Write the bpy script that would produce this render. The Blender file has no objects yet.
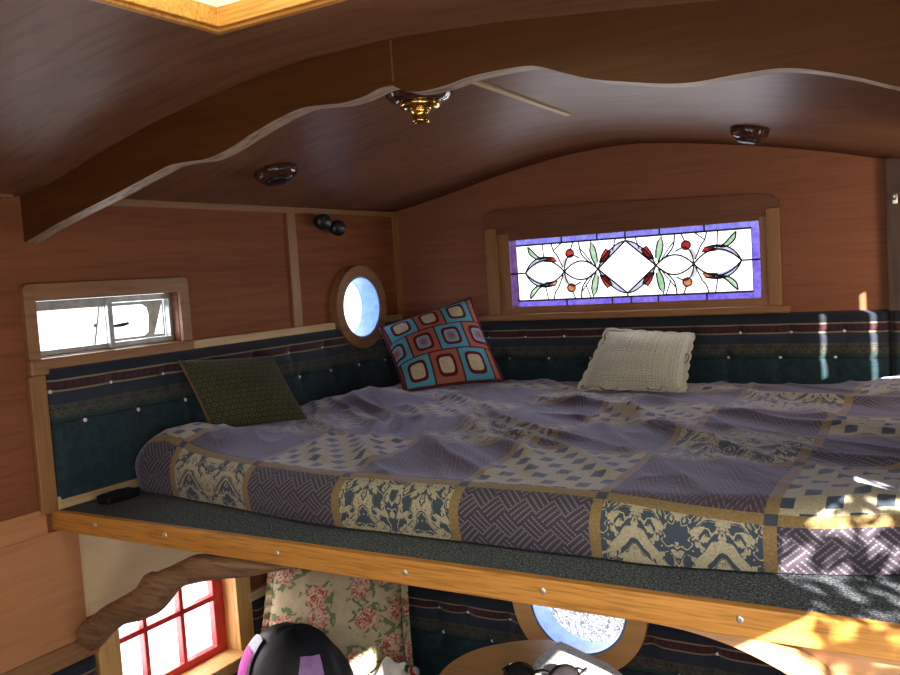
import bpy, bmesh, math, random
from math import sin, cos, pi, sqrt, floor, exp
from mathutils import Vector, Matrix, noise
from mathutils.geometry import tessellate_polygon
random.seed(7)
EYE = 1.75                      # eye height above the floor; every z below is written relative to the eye
C = bpy.context.scene.collection
sc = bpy.context.scene
sc.view_settings.view_transform = 'Standard'
sc.view_settings.look = 'None'
sc.cycles.max_bounces = 8
sc.cycles.transparent_max_bounces = 16
sc.cycles.caustics_reflective = False
sc.cycles.caustics_refractive = False

# ------------------------------------------------------------------ camera
cd = bpy.data.cameras.new('camera'); cam = bpy.data.objects.new('camera', cd); C.objects.link(cam)
R = Matrix(((0.855247, 0.016220, 0.517967), (0.514396, 0.094630, -0.852315), (-0.062840, 0.995380, 0.072588)))
cam.matrix_world = Matrix.Translation((0, 0, EYE)) @ R.to_4x4()
cd.sensor_width = 36; cd.lens = 878.17 / 900 * 36; cd.clip_start = 0.02
sc.camera = cam

# ------------------------------------------------------------------ node helpers
class V:
    def __init__(s, nt, k): s.nt = nt; s.k = k
    def m(s, op, *o, clamp=False):
        n = s.nt.nodes.new('ShaderNodeMath'); n.operation = op; n.use_clamp = clamp
        for i, a in enumerate((s,) + o):
            if isinstance(a, V): s.nt.links.new(a.k, n.inputs[i])
            else: n.inputs[i].default_value = a
        return V(s.nt, n.outputs[0])
    def __add__(s, o): return s.m('ADD', o)
    def __sub__(s, o): return s.m('SUBTRACT', o)
    def __mul__(s, o): return s.m('MULTIPLY', o)
    def __mod__(s, o): return s.m('FLOORED_MODULO', o)
    def fl(s): return s.m('FLOOR')
    def fr(s): return s.m('FRACT')
    def ab(s): return s.m('ABSOLUTE')
    def lt(s, o): return s.m('LESS_THAN', o)
    def gt(s, o): return s.m('GREATER_THAN', o)
    def mn(s, o): return s.m('MINIMUM', o)
    def mx(s, o): return s.m('MAXIMUM', o)
    def inv(s): return (s * -1.0) + 1.0
    def band(s, a, b): return s.gt(a) * s.lt(b)

class Mat:
    def __init__(s, name, rough=0.6, spec=0.4, **kw):
        s.m = bpy.data.materials.new(name); s.m.use_nodes = True
        s.nt = s.m.node_tree; s.b = s.nt.nodes['Principled BSDF']
        s.b.inputs['Roughness'].default_value = rough
        s.b.inputs['Specular IOR Level'].default_value = spec
        for k, v in kw.items(): s.b.inputs[k.replace('_', ' ')].default_value = v
    def node(s, t): return s.nt.nodes.new(t)
    def coord(s, kind='Object', scale=(1, 1, 1), rot=(0, 0, 0), loc=(0, 0, 0)):
        tc = s.node('ShaderNodeTexCoord'); mp = s.node('ShaderNodeMapping')
        mp.inputs['Scale'].default_value = scale; mp.inputs['Rotation'].default_value = rot; mp.inputs['Location'].default_value = loc
        s.nt.links.new(tc.outputs[kind], mp.inputs[0]); return mp.outputs[0]
    def xyz(s, vec):
        n = s.node('ShaderNodeSeparateXYZ'); s.nt.links.new(vec, n.inputs[0]); return [V(s.nt, o) for o in n.outputs]
    def comb(s, x, y, z=0.0):
        n = s.node('ShaderNodeCombineXYZ')
        for i, a in enumerate((x, y, z)):
            if isinstance(a, V): s.nt.links.new(a.k, n.inputs[i])
            else: n.inputs[i].default_value = a
        return n.outputs[0]
    def noise(s, vec, scale=5, detail=4, rough=0.6, dist=0.0):
        n = s.node('ShaderNodeTexNoise'); s.nt.links.new(vec, n.inputs['Vector'])
        n.inputs['Scale'].default_value = scale; n.inputs['Detail'].default_value = detail
        n.inputs['Roughness'].default_value = rough; n.inputs['Distortion'].default_value = dist
        return V(s.nt, n.outputs[0])
    def voro(s, vec, scale=5, feature='F1', rnd=1.0, dim='2D'):
        n = s.node('ShaderNodeTexVoronoi'); n.feature = feature; n.voronoi_dimensions = dim; s.nt.links.new(vec, n.inputs['Vector'])
        n.inputs['Scale'].default_value = scale
        n.inputs['Randomness'].default_value = rnd
        return V(s.nt, n.outputs['Distance']), None
    def ramp(s, f, stops, interp='LINEAR'):
        n = s.node('ShaderNodeValToRGB'); n.color_ramp.interpolation = interp
        e = n.color_ramp.elements
        while len(e) < len(stops): e.new(0.5)
        for i, (p, c) in enumerate(stops): e[i].position = p; e[i].color = (*c, 1)
        s.nt.links.new(f.k, n.inputs[0]); return n.outputs[0]
    def mix(s, f, a, b, mode='MIX'):
        n = s.node('ShaderNodeMix'); n.data_type = 'RGBA'; n.blend_type = mode
        for sock, val in ((n.inputs[0], f), (n.inputs[6], a), (n.inputs[7], b)):
            if isinstance(val, V): s.nt.links.new(val.k, sock)
            elif isinstance(val, (int, float)): sock.default_value = val
            elif isinstance(val, tuple): sock.default_value = (*val, 1)
            else: s.nt.links.new(val, sock)
        return n.outputs[2]
    def color(s, c):
        if isinstance(c, tuple): s.b.inputs['Base Color'].default_value = (*c, 1)
        else: s.nt.links.new(c, s.b.inputs['Base Color'])
        return s
    def bump(s, h, strength=0.3, dist=0.01):
        n = s.node('ShaderNodeBump'); n.inputs['Strength'].default_value = strength; n.inputs['Distance'].default_value = dist
        s.nt.links.new(h.k, n.inputs['Height']); s.nt.links.new(n.outputs[0], s.b.inputs['Normal']); return s

def wood(name, dark, light, grain='y', scale=1.0, rough=0.45, contrast=0.5, spec=0.4, dark_lines=0.5):
    M = Mat(name, rough, spec)
    f, g = 2.2 * scale, 38 * scale
    sca = {'x': (f, g, g), 'y': (g, f, g), 'z': (g, g, f)}[grain]
    v = M.coord('Object', sca)
    n1 = M.noise(v, 1.0, 5, 0.65, 0.6)
    big = M.noise(M.coord('Object', tuple(q * 0.22 for q in sca)), 1.0, 2, 0.5, 1.2)
    c = M.ramp((n1 * contrast) + (big * (1 - contrast)), [(0.33, dark), (0.67, light)])
    fine = M.noise(M.coord('Object', tuple(q * 2.6 for q in sca)), 1.0, 2, 0.5)
    lines = M.ramp(fine, [(0.36, tuple([1 - dark_lines] * 3)), (0.5, (1, 1, 1))])
    M.color(M.mix(1.0, c, lines, 'MULTIPLY'))
    M.bump(n1, 0.12, 0.003)
    return M.m

def plain(name, col, rough=0.5, spec=0.4, metal=0.0, var=0.0, scale=30):
    M = Mat(name, rough, spec); M.b.inputs['Metallic'].default_value = metal
    n = M.noise(M.coord('Object'), scale, 3)
    lo = tuple(c * (1 - 0.25 - var) for c in col); hi = tuple(min(1, c * (1.15 + var)) for c in col)
    M.color(M.ramp(n, [(0.3, lo), (0.7, hi)])); return M.m

def glass(name, col, pattern=None):
    M = Mat(name); M.nt.nodes.remove(M.b)
    t = M.node('ShaderNodeBsdfTransparent'); t.inputs[0].default_value = (*col, 1)
    gl = M.node('ShaderNodeBsdfGlossy'); gl.inputs['Roughness'].default_value = 0.08
    mx = M.node('ShaderNodeMixShader'); mx.inputs[0].default_value = 0.04
    M.nt.links.new(t.outputs[0], mx.inputs[1]); M.nt.links.new(gl.outputs[0], mx.inputs[2])
    M.nt.links.new(mx.outputs[0], M.nt.nodes['Material Output'].inputs[0])
    if pattern: M.nt.links.new(pattern(M), t.inputs[0])
    return M.m

# ------------------------------------------------------------------ object helpers
def parent_loc(o):
    l = Vector((0, 0, 0))
    while o: l += o.location; o = o.parent
    return l
def tag(o, label, cat=None, group=None, kind=None):
    if label: o['label'] = label
    if cat: o['category'] = cat
    if group: o['group'] = group
    if kind: o['kind'] = kind
    return o
def obj(name, bm, mat, parent=None, smooth=False, bevel=0, sub=0):
    bmesh.ops.recalc_face_normals(bm, faces=bm.faces)
    me = bpy.data.meshes.new(name)
    for v in bm.verts: v.co.z += EYE
    if parent is not None:
        off = parent_loc(parent); loc = Vector((0, 0, 0))
    else:
        xs = [v.co for v in bm.verts]
        loc = Vector(((min(p.x for p in xs) + max(p.x for p in xs)) / 2, (min(p.y for p in xs) + max(p.y for p in xs)) / 2, min(p.z for p in xs)))
        off = loc
    for v in bm.verts: v.co -= off
    bm.to_mesh(me); bm.free()
    if smooth:
        for p in me.polygons: p.use_smooth = True
    o = bpy.data.objects.new(name, me); C.objects.link(o); o.location = loc
    for m in (mat if isinstance(mat, list) else [mat]): me.materials.append(m)
    if parent is not None: o.parent = parent
    if bevel:
        b = o.modifiers.new('bevel', 'BEVEL'); b.width = bevel; b.segments = 2; b.limit_method = 'ANGLE'; b.angle_limit = 0.7
    if sub:
        b = o.modifiers.new('sub', 'SUBSURF'); b.levels = sub; b.render_levels = sub
    return o
def struct(name, bm, mat, parent=None, label=None, **k):
    o = obj(name, bm, mat, parent, **k)
    if parent is None: o['kind'] = 'structure'
    if label: o['label'] = label
    return o
def thing(name, label, cat, loc, group=None):
    o = bpy.data.objects.new(name, None); C.objects.link(o); o.location = Vector(loc) + Vector((0, 0, EYE)); o.empty_display_size = 0.05
    return tag(o, label, cat, group)
def BM(): return bmesh.new()
def box(bm, x0, x1, y0, y1, z0, z1):
    r = bmesh.ops.create_cube(bm, size=1)
    for v in r['verts']:
        v.co = Vector(((x0 + x1) / 2 + v.co.x * (x1 - x0), (y0 + y1) / 2 + v.co.y * (y1 - y0), (z0 + z1) / 2 + v.co.z * (z1 - z0)))
    return bm
def plate(bm, outer, holes, axis, a, b):
    """flat plate with holes; 2-D outline spans the two axes other than `axis`, thickness from a to b"""
    loops = [outer] + list(holes)
    def P(q, d):
        return Vector((d, q[0], q[1])) if axis == 'x' else Vector((q[0], d, q[1])) if axis == 'y' else Vector((q[0], q[1], d))
    tris = tessellate_polygon([[Vector((q[0], q[1], 0)) for q in l] for l in loops])
    flat = [q for l in loops for q in l]
    va = [bm.verts.new(P(q, a)) for q in flat]; vb = [bm.verts.new(P(q, b)) for q in flat]
    for t in tris:
        for vs in (va, vb):
            try: bm.faces.new([vs[i] for i in t])
            except ValueError: pass
    k = 0
    for l in loops:
        n = len(l)
        for i in range(n):
            j = (i + 1) % n
            bm.faces.new([va[k + i], va[k + j], vb[k + j], vb[k + i]])
        k += n
    return bm
def rect(a0, a1, b0, b1): return [(a0, b0), (a1, b0), (a1, b1), (a0, b1)]
def circ(ca, cb, r, n=48): return [(ca + r * cos(2 * pi * i / n), cb + r * sin(2 * pi * i / n)) for i in range(n)]
def tube(bm, pts, r, n=8, cap=True):
    pts = [Vector(p) for p in pts]; rs = r if isinstance(r, (list, tuple)) else [r] * len(pts)
    rings = []; up = None
    for i, p in enumerate(pts):
        d = (pts[min(i + 1, len(pts) - 1)] - pts[max(i - 1, 0)]).normalized()
        if up is None: up = d.orthogonal().normalized()
        up = (up - d * up.dot(d)).normalized(); s = d.cross(up)
        rings.append([bm.verts.new(p + (up * cos(2 * pi * k / n) + s * sin(2 * pi * k / n)) * rs[i]) for k in range(n)])
    for a, b in zip(rings, rings[1:]):
        for k in range(n): bm.faces.new([a[k], a[(k + 1) % n], b[(k + 1) % n], b[k]])
    if cap: bm.faces.new(rings[0][::-1]); bm.faces.new(rings[-1])
    return bm
def lathe(bm, prof, origin, axis=(0, 0, 1), n=32, wob=None):
    o = Vector(origin); ax = Vector(axis).normalized(); u = ax.orthogonal().normalized(); w = ax.cross(u)
    rings = []
    for r, h in prof:
        if r < 1e-5: rings.append([bm.verts.new(o + ax * h)])
        else: rings.append([bm.verts.new(o + ax * h + (u * cos(2 * pi * k / n) + w * sin(2 * pi * k / n)) * r * (wob(k, n) if wob else 1)) for k in range(n)])
    for a, b in zip(rings, rings[1:]):
        for k in range(n):
            q = [a[k % len(a)], a[(k + 1) % len(a)], b[(k + 1) % len(b)], b[k % len(b)]]
            q = list(dict.fromkeys(q))
            if len(q) > 2: bm.faces.new(q)
    return bm
def surf(bm, nu, nv, f, uvf=None):
    vs = [[bm.verts.new(f(i / nu, j / nv)) for j in range(nv + 1)] for i in range(nu + 1)]
    L = bm.loops.layers.uv.verify()
    for i in range(nu):
        for j in range(nv):
            q = bm.faces.new([vs[i][j], vs[i + 1][j], vs[i + 1][j + 1], vs[i][j + 1]])
            if uvf:
                for lp, (a, b) in zip(q.loops, ((i, j), (i + 1, j), (i + 1, j + 1), (i, j + 1))):
                    lp[L].uv = uvf(a / nu, b / nv)
    return bm
def lerp(a, b, t): return a + (b - a) * t
def interp(tab, x):
    if x <= tab[0][0]: return tab[0][1]
    for (a, fa), (b, fb) in zip(tab, tab[1:]):
        if x <= b: return fa + (fb - fa) * (x - a) / (b - a)
    return tab[-1][1]
def smooth_curve(pts, n=8):
    out = []
    for i in range(len(pts) - 1):
        p0, p1, p2, p3 = pts[max(i - 1, 0)], pts[i], pts[i + 1], pts[min(i + 2, len(pts) - 1)]
        for k in range(n):
            t = k / n
            out.append(tuple(0.5 * (2 * b + (c - a) * t + (2 * a - 5 * b + 4 * c - d) * t * t + (3 * b - a - 3 * c + d) * t ** 3) for a, b, c, d in zip(p0, p1, p2, p3)))
    out.append(tuple(pts[-1])); return out

# ------------------------------------------------------------------ materials
W = {}
W['wall_l'] = wood('mahogany_ply_left', (0.20, 0.068, 0.030), (0.27, 0.098, 0.045), 'y', 0.8, 0.6, 0.55, 0.12, 0.15)
W['wall_f'] = wood('mahogany_ply_far', (0.23, 0.085, 0.046), (0.30, 0.118, 0.066), 'x', 0.7, 0.6, 0.5, 0.12, 0.10)
W['ply_low'] = wood('tan_ply', (0.44, 0.195, 0.09), (0.54, 0.25, 0.12), 'y', 0.6, 0.55, 0.5, 0.15, 0.10)
W['ceil'] = wood('dark_ceiling_ply', (0.15, 0.064, 0.034), (0.225, 0.102, 0.057), 'x', 0.45, 0.42, 0.55, 0.14, 0.25)
W['beam'] = wood('dark_varnished_beam', (0.070, 0.024, 0.006), (0.105, 0.038, 0.010), 'x', 0.7, 0.45, 0.5, 0.2, 0.15)
W['beam_lit_edge'] = wood('lit_beam_underside', (0.34, 0.24, 0.17), (0.46, 0.34, 0.25), 'x', 1, 0.5, 0.5)  # paler wood for the beam's underside, the light falling there put into the colour
W['oak'] = wood('golden_oak', (0.46, 0.19, 0.038), (0.64, 0.30, 0.075), 'x', 1.8, 0.42, 0.65, 0.3, 0.3)
W['oak_y'] = wood('honey_trim_along_wall', (0.25, 0.118, 0.05), (0.34, 0.17, 0.078), 'y', 0.9, 0.45, 0.6, 0.4, 0.2)
W['oak_z'] = wood('honey_trim_upright', (0.26, 0.118, 0.044), (0.35, 0.17, 0.068), 'z', 0.9, 0.45, 0.6, 0.4, 0.2)
W['oak_x'] = wood('honey_trim_across', (0.26, 0.12, 0.045), (0.38, 0.185, 0.075), 'x', 0.9, 0.42, 0.6, 0.4, 0.2)
W['pine'] = wood('pale_pine', (0.52, 0.36, 0.2), (0.66, 0.48, 0.28), 'y', 0.8, 0.5, 0.5, 0.3, 0.15)
W['pine_z'] = wood('pale_pine_upright', (0.62, 0.36, 0.12), (0.74, 0.46, 0.18), 'z', 0.8, 0.4, 0.5, 0.3, 0.15)
W['cream'] = wood('cream_board', (0.78, 0.58, 0.34), (0.85, 0.65, 0.39), 'y', 0.4, 0.6, 0.5, 0.3, 0.05)
W['drift'] = wood('weathered_branch', (0.15, 0.080, 0.045), (0.40, 0.24, 0.14), 'x', 1.0, 0.6, 0.6, 0.3, 0.4)
W['header'] = wood('dark_header_board', (0.155, 0.058, 0.028), (0.205, 0.080, 0.038), 'x', 0.9, 0.45, 0.6, 0.3, 0.2)
W['table'] = wood('varnished_table', (0.60, 0.33, 0.125), (0.70, 0.41, 0.17), 'x', 0.5, 0.35, 0.5, 0.4, 0.1)
W['bracket'] = wood('plywood_brace', (0.42, 0.22, 0.10), (0.62, 0.36, 0.19), 'x', 0.7, 0.5, 0.6, 0.3, 0.3)
W['lampwood'] = wood('lamp_wood', (0.05, 0.016, 0.012), (0.10, 0.035, 0.025), 'x', 1.2, 0.18, 0.6, 0.6)
W['shade_wood'] = wood('shade_dark_wood', (0.05, 0.022, 0.012), (0.08, 0.034, 0.018), 'z', 0.8, 0.5, 0.5)  # dark wood whose tone paints shade on the far wall; right wall too
ALU = plain('aluminium', (0.45, 0.46, 0.44), 0.4, 0.5, 0.6)
DARKMETAL = plain('dark_metal', (0.06, 0.06, 0.06), 0.4)
BRASS = plain('brass', (0.75, 0.48, 0.13), 0.22, 0.5, 1.0)
BLACK = plain('black_plastic', (0.008, 0.008, 0.01), 0.35)
SCREW = plain('steel_screw', (0.75, 0.72, 0.68), 0.3, 0.5, 0.7)
BTN = plain('pearl_button', (0.8, 0.8, 0.78), 0.25, 0.6)
REDPAINT = plain('red_paint', (0.55, 0.035, 0.035), 0.4)
BLUEPAINT = plain('pale_blue_reveal', (0.16, 0.32, 0.72), 0.4)
CLEAR = glass('clear_glass', (0.97, 0.98, 1.0))
DARKFLOOR = wood('floor_boards', (0.10, 0.05, 0.025), (0.16, 0.08, 0.04), 'y', 0.6, 0.5)

def carpet():
    M = Mat('charcoal_carpet', 0.95, 0.1)
    v = M.coord('Object')
    n = M.noise(v, 210, 2, 0.7)
    M.color(M.ramp(n, [(0.36, (0.030, 0.036, 0.046)), (0.54, (0.11, 0.125, 0.15)), (0.68, (0.26, 0.28, 0.32))]))
    M.bump(n, 0.8, 0.006); return M.m
CARPET = carpet()

def padding_mat(name, axis):
    """striped upholstery; band offsets are distances below the top edge, v = UV y, u = UV x (metres)"""
    M = Mat(name, 0.75, 0.25, Sheen_Weight=0.15)
    tc = M.node('ShaderNodeTexCoord'); u, v, _ = M.xyz(tc.outputs['UV'])
    navy, teal, burg, cream, gold = (0.012, 0.017, 0.030), (0.010, 0.025, 0.040), (0.040, 0.013, 0.022), (0.22, 0.175, 0.125), (0.105, 0.095, 0.066)
    nz = M.noise(tc.outputs['UV'], 22, 3, 0.6, 1.0)
    base = M.mix(nz.band(0.5, 0.62), teal, (0.012, 0.038, 0.046))
    base = M.mix(v.lt(0.165), base, (0.010, 0.014, 0.024))
    c = M.mix(v.lt(0.158), base, (0.013, 0.045, 0.042))
    # scroll band
    sx = ((u * 16.0).fr() - 0.5).ab() * 0.0625
    sn = M.noise(M.comb(sx, v * 1.0, 0.0), 75, 1.0, 0.5, 1.2)
    scroll = sn.band(0.40, 0.455).mx(sn.band(0.51, 0.565)).mx(sn.band(0.62, 0.66))
    sc2 = M.mix(scroll, (0.016, 0.024, 0.034), gold)
    c = M.mix(v.lt(0.147), c, sc2)
    c = M.mix(v.lt(0.108), c, (0.020, 0.028, 0.050))
    c = M.mix(v.band(0.069, 0.0745), c, cream)
    dm = (((u * 40.0).fr() - 0.5).ab() * 0.036 + (v - 0.056).ab()).lt(0.011)
    bd = M.mix(dm, burg, (0.060, 0.022, 0.030))
    c = M.mix(v.lt(0.069), c, bd)
    c = M.mix(v.band(0.038, 0.0435), c, cream)
    c = M.mix(v.lt(0.038), c, navy)
    M.color(c)
    M.bump(M.noise(tc.outputs['UV'], 300, 2), 0.25, 0.002)
    return M.m
PAD = padding_mat('striped_upholstery', 'x')

def bedspread_mat():
    M = Mat('patchwork_bedspread', 0.85, 0.15, Sheen_Weight=0.75, Sheen_Roughness=0.35)
    M.b.inputs['Sheen Tint'].default_value = (0.62, 0.64, 1.0, 1)
    tc = M.node('ShaderNodeTexCoord'); u, v, _ = M.xyz(tc.outputs['UV'])
    fu, fv, iu, iv = u.fr(), v.fr(), u.fl(), v.fl()
    par = (iu + iv) % 2.0
    rowp = iv % 2.0
    # basket weave
    k = 5.0
    a, b = (u + v) * k, (u - v) * k
    c = (a.fl() + b.fl()) % 2.0
    s = a * c + b * c.inv(); t = b * c + a * c.inv()
    stripe = (s * 4.0).fr().lt(0.34) * (t * 7.0).fr().lt(0.75)
    weave = M.mix(stripe, (0.054, 0.044, 0.062), (0.175, 0.155, 0.19))
    # zig-zag (odd rows)
    zz = (((u * 4.0).fr() - 0.5).ab() * 0.55 + v * 1.0) * 13.0
    zig = M.mix(zz.fr().lt(0.35) * (u * 40.0).fr().lt(0.7), (0.064, 0.044, 0.062), (0.14, 0.11, 0.145))
    purple = M.mix(rowp, weave, zig)
    # checks
    ck = ((u * 8.0).fl() + (v * 7.5).fl()) % 2.0
    ins = ((u * 8.0).fr() - 0.5).ab().lt(0.36) * ((v * 7.5).fr() - 0.5).ab().lt(0.38)
    lin = M.noise(tc.outputs['UV'], 60, 2)
    cream = M.ramp(lin, [(0.35, (0.31, 0.27, 0.19)), (0.65, (0.45, 0.395, 0.28))])
    checks = M.mix(ck * ins, cream, (0.045, 0.062, 0.09))
    # damask, mirrored about the patch centre line
    mu = ((fu * 2.0).fr() - 0.5).ab() * 0.5
    vec = M.comb(mu + v * 0.75 + iu * 1.7, (v - mu * 1.1) * 0.45, iu * 1.3)
    vec2 = M.comb((mu - v * 0.6) * 0.5, v + mu + iu * 2.1, 3.0)
    n = M.noise(vec, 11.0, 1.0, 0.4, 0.5)
    n3 = M.noise(vec2, 12.0, 1.0, 0.4, 0.5)
    n2 = M.noise(vec, 34.0, 0.4, 0.4, 0.5)
    leaf = n.gt(0.525).mx(n3.gt(0.56)).mx(n.band(0.43, 0.465)) * (n2.band(0.475, 0.525) * n3.lt(0.56)).inv()
    dam = M.mix(leaf, (0.050, 0.068, 0.095), cream)
    pale = M.mix(rowp, dam, checks)
    body = M.mix(par, pale, purple)
    bu = (fu.mn(fu.inv())).lt(0.036); bv = (fv.mn(fv.inv())).lt(0.036)
    gold = M.ramp(lin, [(0.35, (0.19, 0.125, 0.055)), (0.65, (0.27, 0.185, 0.085))])
    body = M.mix(bu.mx(bv), body, gold)
    body = M.mix(bu * bv, body, (0.05, 0.06, 0.085))
    M.color(body)
    M.bump(M.noise(tc.outputs['UV'], 160, 2), 0.3, 0.003)
    return M.m

# ------------------------------------------------------------------ shell
LX = -2.260; FY = 3.30; RX = 0.20; BY = 1.488; LOWY = 2.60; FLOOR = -1.75
CEIL_FAR = [(-2.241, .292), (-1.95, .345), (-1.713, .396), (-1.436, .440), (-1.25, .452), (-1.10, .449), (-.878, .419), (-.667, .383), (-.436, .333), (-.25, .284), (.2, .16)]
CEIL_NEAR = [(-2.241, .288), (-2.115, .307), (-1.904, .363), (-1.713, .406), (-1.538, .436), (-1.376, .459), (-1.231, .472), (-1.0, .475), (-.752, .458), (-.558, .436), (-.29, .406), (.2, .33)]
def ceil_z(x, y):
    t = min(1, max(0, (y - 1.49) / (FY - 1.49)))
    return lerp(interp(CEIL_NEAR, x), interp(CEIL_FAR, x), t)

P_C = (2.965, -0.117)
low_win = rect(1.66, 2.144, -1.275, -0.93)
bm = plate(BM(), [(-0.8, FLOOR), (LOWY + .06, FLOOR), (LOWY + .06, -.66), (FY, -.66), (FY, .30), (-0.8, .30)], [rect(1.494, 2.008, -.165, -.003), circ(*P_C, .132), low_win], 'x', LX, LX - .06)
struct('wall_left', bm, W['wall_l'])
top = [(x, ceil_z(x, FY) + .01) for x in [LX + .001 + i * (RX + .06 - LX) / 40 for i in range(41)]]
bm = plate(BM(), [(LX - .06, -0.66), (RX + .06, -0.66)] + top[::-1], [rect(-1.685, -.676, -.162, .123)], 'y', FY, FY + .06)
struct('wall_far', bm, W['wall_f'])
LP = (-1.135, -1.09)
bm = plate(BM(), rect(LX - .06, RX + .06, FLOOR, -.652), [circ(*LP, .172)], 'y', LOWY, LOWY + .06)
struct('wall_rear_below_bed', bm, W['wall_l'])
# right wall: open half door, two chinks beside a closed shutter, added gaps aiming sun at table and cloth
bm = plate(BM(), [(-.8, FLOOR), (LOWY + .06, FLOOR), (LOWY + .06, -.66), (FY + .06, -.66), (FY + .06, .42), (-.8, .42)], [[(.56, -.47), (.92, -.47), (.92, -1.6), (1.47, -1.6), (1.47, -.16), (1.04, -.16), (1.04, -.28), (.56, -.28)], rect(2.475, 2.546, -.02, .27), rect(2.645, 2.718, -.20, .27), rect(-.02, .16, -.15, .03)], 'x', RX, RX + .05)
struct('wall_right', bm, W['shade_wood'])
struct('wall_front', box(BM(), LX - .06, RX + .05, -.86, -.80, FLOOR, .6), W['wall_l'])
struct('floor', box(BM(), LX - .06, RX + .05, -.86, LOWY + .06, FLOOR - .05, FLOOR), DARKFLOOR)
# ceiling with skylight opening
SK = (-1.15, -.45, .45, 1.17)
xs = sorted(set([LX - .06 + i * (RX + .11 - LX) / 40 for i in range(41)] + [SK[0], SK[1]])); ys = sorted(set([-.86, -.2, SK[2], SK[3], 1.3, 1.49] + [1.49 + i * (FY - 1.49) / 12 for i in range(13)]))
bm = BM(); vv = {(i, j): bm.verts.new((x, y, ceil_z(x, y))) for i, x in enumerate(xs) for j, y in enumerate(ys)}
for i in range(len(xs) - 1):
    for j in range(len(ys) - 1):
        mx, my = (xs[i] + xs[i + 1]) / 2, (ys[j] + ys[j + 1]) / 2
        if SK[0] < mx < SK[1] and SK[2] < my < SK[3]: continue
        bm.faces.new([vv[i, j], vv[i + 1, j], vv[i + 1, j + 1], vv[i, j + 1]])
o = struct('ceiling', bm, W['ceil'], smooth=True)
s = o.modifiers.new('thick', 'SOLIDIFY'); s.thickness = .03; s.offset = 1

# trims on the left wall
struct('trim_1', box(BM(), LX, LX + .014, 1.52, FY, .268, .29), W['oak_y'])
struct('trim_2', box(BM(), LX, LX + .014, -.8, 1.46, .280, .302), W['oak_y'])
struct('trim_3', box(BM(), LX, LX + .012, 2.565, 2.612, -.19, .268), W['oak_z'])
struct('trim_4', box(BM(), LX, LX + .022, FY - .022, FY, -.22, .268), W['oak_z'])
bm = box(BM(), LX, LX + .022, 2.05, 2.800, -.197, -.168); box(bm, LX, LX + .022, 3.128, FY - .02, -.197, -.168)
struct('trim_5', bm, W['pine'], bevel=.004)
struct('trim_6', box(BM(), LX, LX + .020, 1.452, 1.502, -.60, -.212), W['oak_z'], bevel=.003)
struct('trim_7', box(BM(), LX, LX + .020, 1.502, 1.95, -.597, -.560), W['pine'], bevel=.003)
struct('trim_8', box(BM(), LX, LX + .010, -.8, 1.47, -.66, -.585), W['ply_low'], bevel=.003)
# lower panels of the left wall
struct('trim_9', box(BM(), LX, LX + .014, -.8, 1.56, -1.02, -.655), W['ply_low'])
struct('trim_10', box(BM(), LX, LX + .006, 1.56, 2.2, -.935, -.652), W['cream'])
struct('trim_11', box(BM(), LX, LX + .022, -.8, 1.59, -1.045, -.985), W['oak_y'], bevel=.003)
# dark board added as painted shade over the far wall's right end, upholstery return below
struct('trim_12', box(BM(), -.262, RX, FY - .05, FY, -.215, .285), W['shade_wood'])

# ------------------------------------------------------------------ window 1: sliding aluminium window on the left wall
w1 = struct('window_1', BM(), W['oak_y'], label=None) if False else None
bm = plate(BM(), rect(1.463, 2.046, -.060, .042), [], 'x', LX, LX + .02) if False else BM()
bm.free(); bm = BM()
plate(bm, [(1.458, -.003), (1.458, .030), (1.465, .040), (1.475, .043), (2.030, .043), (2.041, .039), (2.046, .028), (2.046, -.003)], [], 'x', LX, LX + .018)
box(bm, LX, LX + .018, 1.458, 1.494, -.165, -.003)
box(bm, LX, LX + .018, 2.008, 2.046, -.165, -.003)
w1 = struct('window_1', bm, W['oak_y'], label='small sliding aluminium window in a honey wood casing on the left wall')
struct('window_sill', box(BM(), LX, LX + .022, 1.458, 2.048, -.212, -.165), W['oak_y'], w1, bevel=.006)
struct('window_reveal', plate(BM(), rect(1.490, 2.012, -.169, .001), [rect(1.496, 2.006, -.163, -.005)], 'x', LX + .005, LX - .058), W['header'], w1)
bm = plate(BM(), rect(1.497, 2.005, -.162, -.006), [rect(1.520, 1.745, -.146, -.034), rect(1.765, 1.992, -.146, -.024)], 'x', LX - .022, LX - .048)
box(bm, LX - .048, LX - .010, 1.747, 1.765, -.162, -.008)
struct('aluminium_frame', bm, ALU, w1, bevel=.002)
bm = plate(BM(), [(1.768, -.145), (1.99, -.145), (1.99, -.026), (1.768, -.026)], [[(1.772, -.125), (1.777, -.137), (1.905, -.137), (1.922, -.126), (1.928, -.07), (1.922, -.048), (1.905, -.036), (1.777, -.036), (1.772, -.046)], [(1.945, -.137), (1.984, -.137), (1.984, -.036)]], 'x', LX - .046, LX - .050)
struct('sash', bm, plain('white_sash', (0.62, 0.64, 0.6), 0.5), w1)
struct('pane', box(BM(), LX - .049, LX - .047, 1.510, 2.0, -.155, -.014), CLEAR, w1)
bm = tube(BM(), [(LX - .012, 1.765, -.096), (LX + .0, 1.785, -.094), (LX + .002, 1.808, -.091)], [.004, .006, .005])
struct('latch', bm, BLACK, w1, smooth=True)
bm = tube(BM(), [(LX - .040, 1.712, -.146), (LX - .042, 1.742, -.024)], .004)
tube(bm, [(LX - .040, 1.712, -.090), (LX - .038, 1.722, -.088)], .006)
struct('stay_rod', bm, ALU, w1)

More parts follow.
